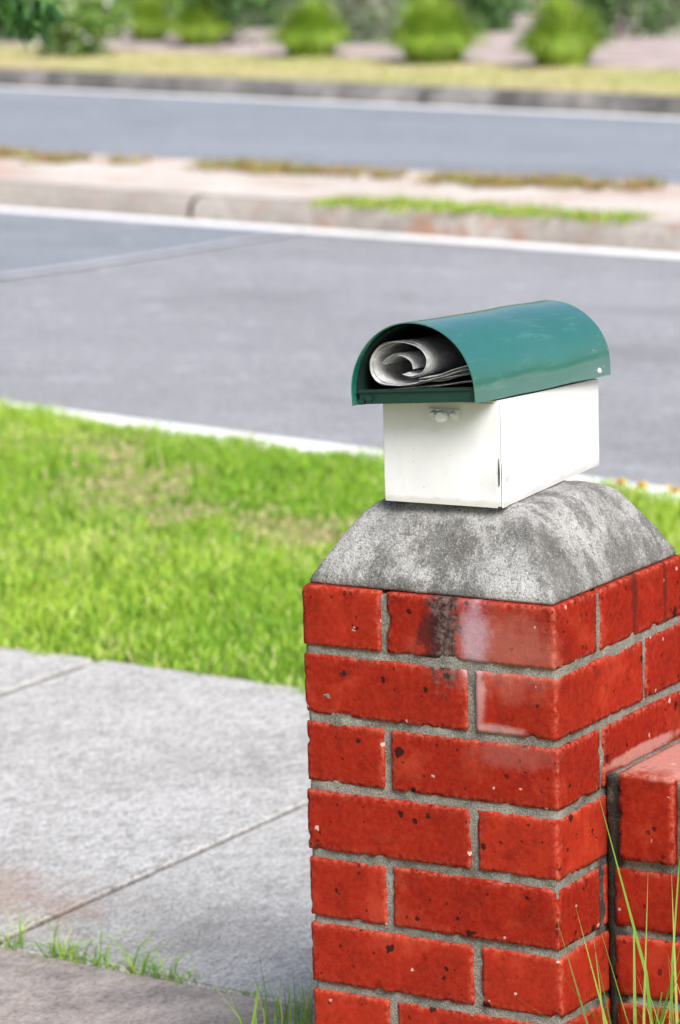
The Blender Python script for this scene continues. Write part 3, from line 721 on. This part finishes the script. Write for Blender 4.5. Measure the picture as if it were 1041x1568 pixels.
for i in range(12):
    a=i*2.4+random.uniform(-.3,.3); L=random.uniform(.8,1.35); z0=G+1.3+i*.14; z1=z0+random.uniform(.2,.7)
    e=(T[0]+L*math.cos(a),T[1]+L*math.sin(a),z1)
    limb('limb',[(T[0],T[1],z0),(T[0]+.5*L*math.cos(a),T[1]+.5*L*math.sin(a),(z0+z1)/2+.08),e],.035,.010,tr)
    cs.append((*e,.42,.42,.34)); cs.append((T[0]+.6*L*math.cos(a),T[1]+.6*L*math.sin(a),z1+.1,.36,.36,.3))
leafcloud('crown',cs,9000,.075,DGC,LF,tr)
tip=(-2.610,2.662,.53)
limb('low_branch',[(T[0],T[1],G+1.45),(-4.1,2.85,G+1.75),(-3.3,2.75,G+1.62),(-2.78,2.67,G+1.40),tip],.028,.003,tr)
leafcloud('low_foliage',[(-2.69,2.63,.56,.05,.06,.03),(-2.78,2.62,.62,.10,.1,.06),(-2.95,2.70,.75,.18,.18,.12)],170,.05,[(.03,.10,.02),(.06,.16,.03),(.10,.22,.05)],LF,tr,.45)
V=[];F=[];C=[]
for i in range(64):
    b=Vector((-2.625+random.gauss(0,.030),2.652+random.gauss(0,.028),.540+random.uniform(-.028,.022)))
    dirv=Vector((random.gauss(.1,.55),random.gauss(0,.55),-random.uniform(.35,1.2))).normalized(); L=random.uniform(.038,.066); w=L*.19
    sd_=dirv.cross(Vector((random.gauss(0,1),random.gauss(0,1),.4))).normalized(); nn=dirv.cross(sd_)
    o=len(V)
    for t,ww in ((0,.1),(.3,.95),(.6,.8),(1,0)):
        c=b+dirv*L*t-Vector((0,0,1))*L*.25*t*t
        V+= [tuple(c-sd_*w*ww+nn*w*.3*ww),tuple(c),tuple(c+sd_*w*ww+nn*w*.3*ww)]
    for k in range(3):
        F+=[(o+3*k,o+3*k+1,o+3*k+4,o+3*k+3),(o+3*k+1,o+3*k+2,o+3*k+5,o+3*k+4)]
    c=random.choice([(.025,.08,.02),(.045,.13,.03),(.09,.21,.05)]); C+=[c]*12
mesh_np('low_spray',V,F,LF,np.array(C),tr,False)

# ---------------------------------------------------------------- light, sky, camera
W=bpy.data.worlds.new("World"); S.world=W; W.use_nodes=True; nt=W.node_tree; nt.nodes.clear()
o=nt.nodes.new('ShaderNodeOutputWorld'); bg=nt.nodes.new('ShaderNodeBackground'); sk=nt.nodes.new('ShaderNodeTexSky')
sk.sky_type='NISHITA'; sk.sun_disc=False
sd=Vector((.80,-.58,1.0)).normalized()
el=math.asin(sd.z); az=math.atan2(sd.x,sd.y)
sk.sun_elevation=el; sk.sun_rotation=az; sk.air_density=1.0; sk.dust_density=3.5; sk.ozone_density=1.0
bg.inputs[1].default_value=.15; nt.links.new(sk.outputs[0],bg.inputs[0]); nt.links.new(bg.outputs[0],o.inputs[0])
ld=bpy.data.lights.new('sun','SUN'); ld.energy=5.0; ld.angle=math.radians(34); ld.color=(1,.98,.965)
so=bpy.data.objects.new('sun',ld); link(so); so.rotation_euler=sd.to_track_quat('Z','Y').to_euler()
cd=bpy.data.cameras.new('camera'); co=bpy.data.objects.new('camera',cd); link(co); S.camera=co
yaw,pit,roll=-.54422,.18301,-.02651
fw=Vector((math.sin(yaw)*math.cos(pit),math.cos(yaw)*math.cos(pit),-math.sin(pit))); r0=fw.cross(Vector((0,0,1))).normalized(); u0=r0.cross(fw)
r=r0*math.cos(roll)+u0*math.sin(roll); u=-r0*math.sin(roll)+u0*math.cos(roll)
mt=Matrix((r,u,-fw)).transposed().to_4x4(); mt.translation=Vector((2.03264,-3.84113,.92469)); co.matrix_world=mt
cd.sensor_fit='VERTICAL'; cd.sensor_height=36; cd.lens=5769.1/1568*36; cd.clip_end=1500; cd.clip_start=.05
cd.dof.use_dof=True; cd.dof.focus_distance=4.42; cd.dof.aperture_fstop=7.6
S.view_settings.view_transform='Standard'; S.view_settings.look='None'; S.view_settings.exposure=0
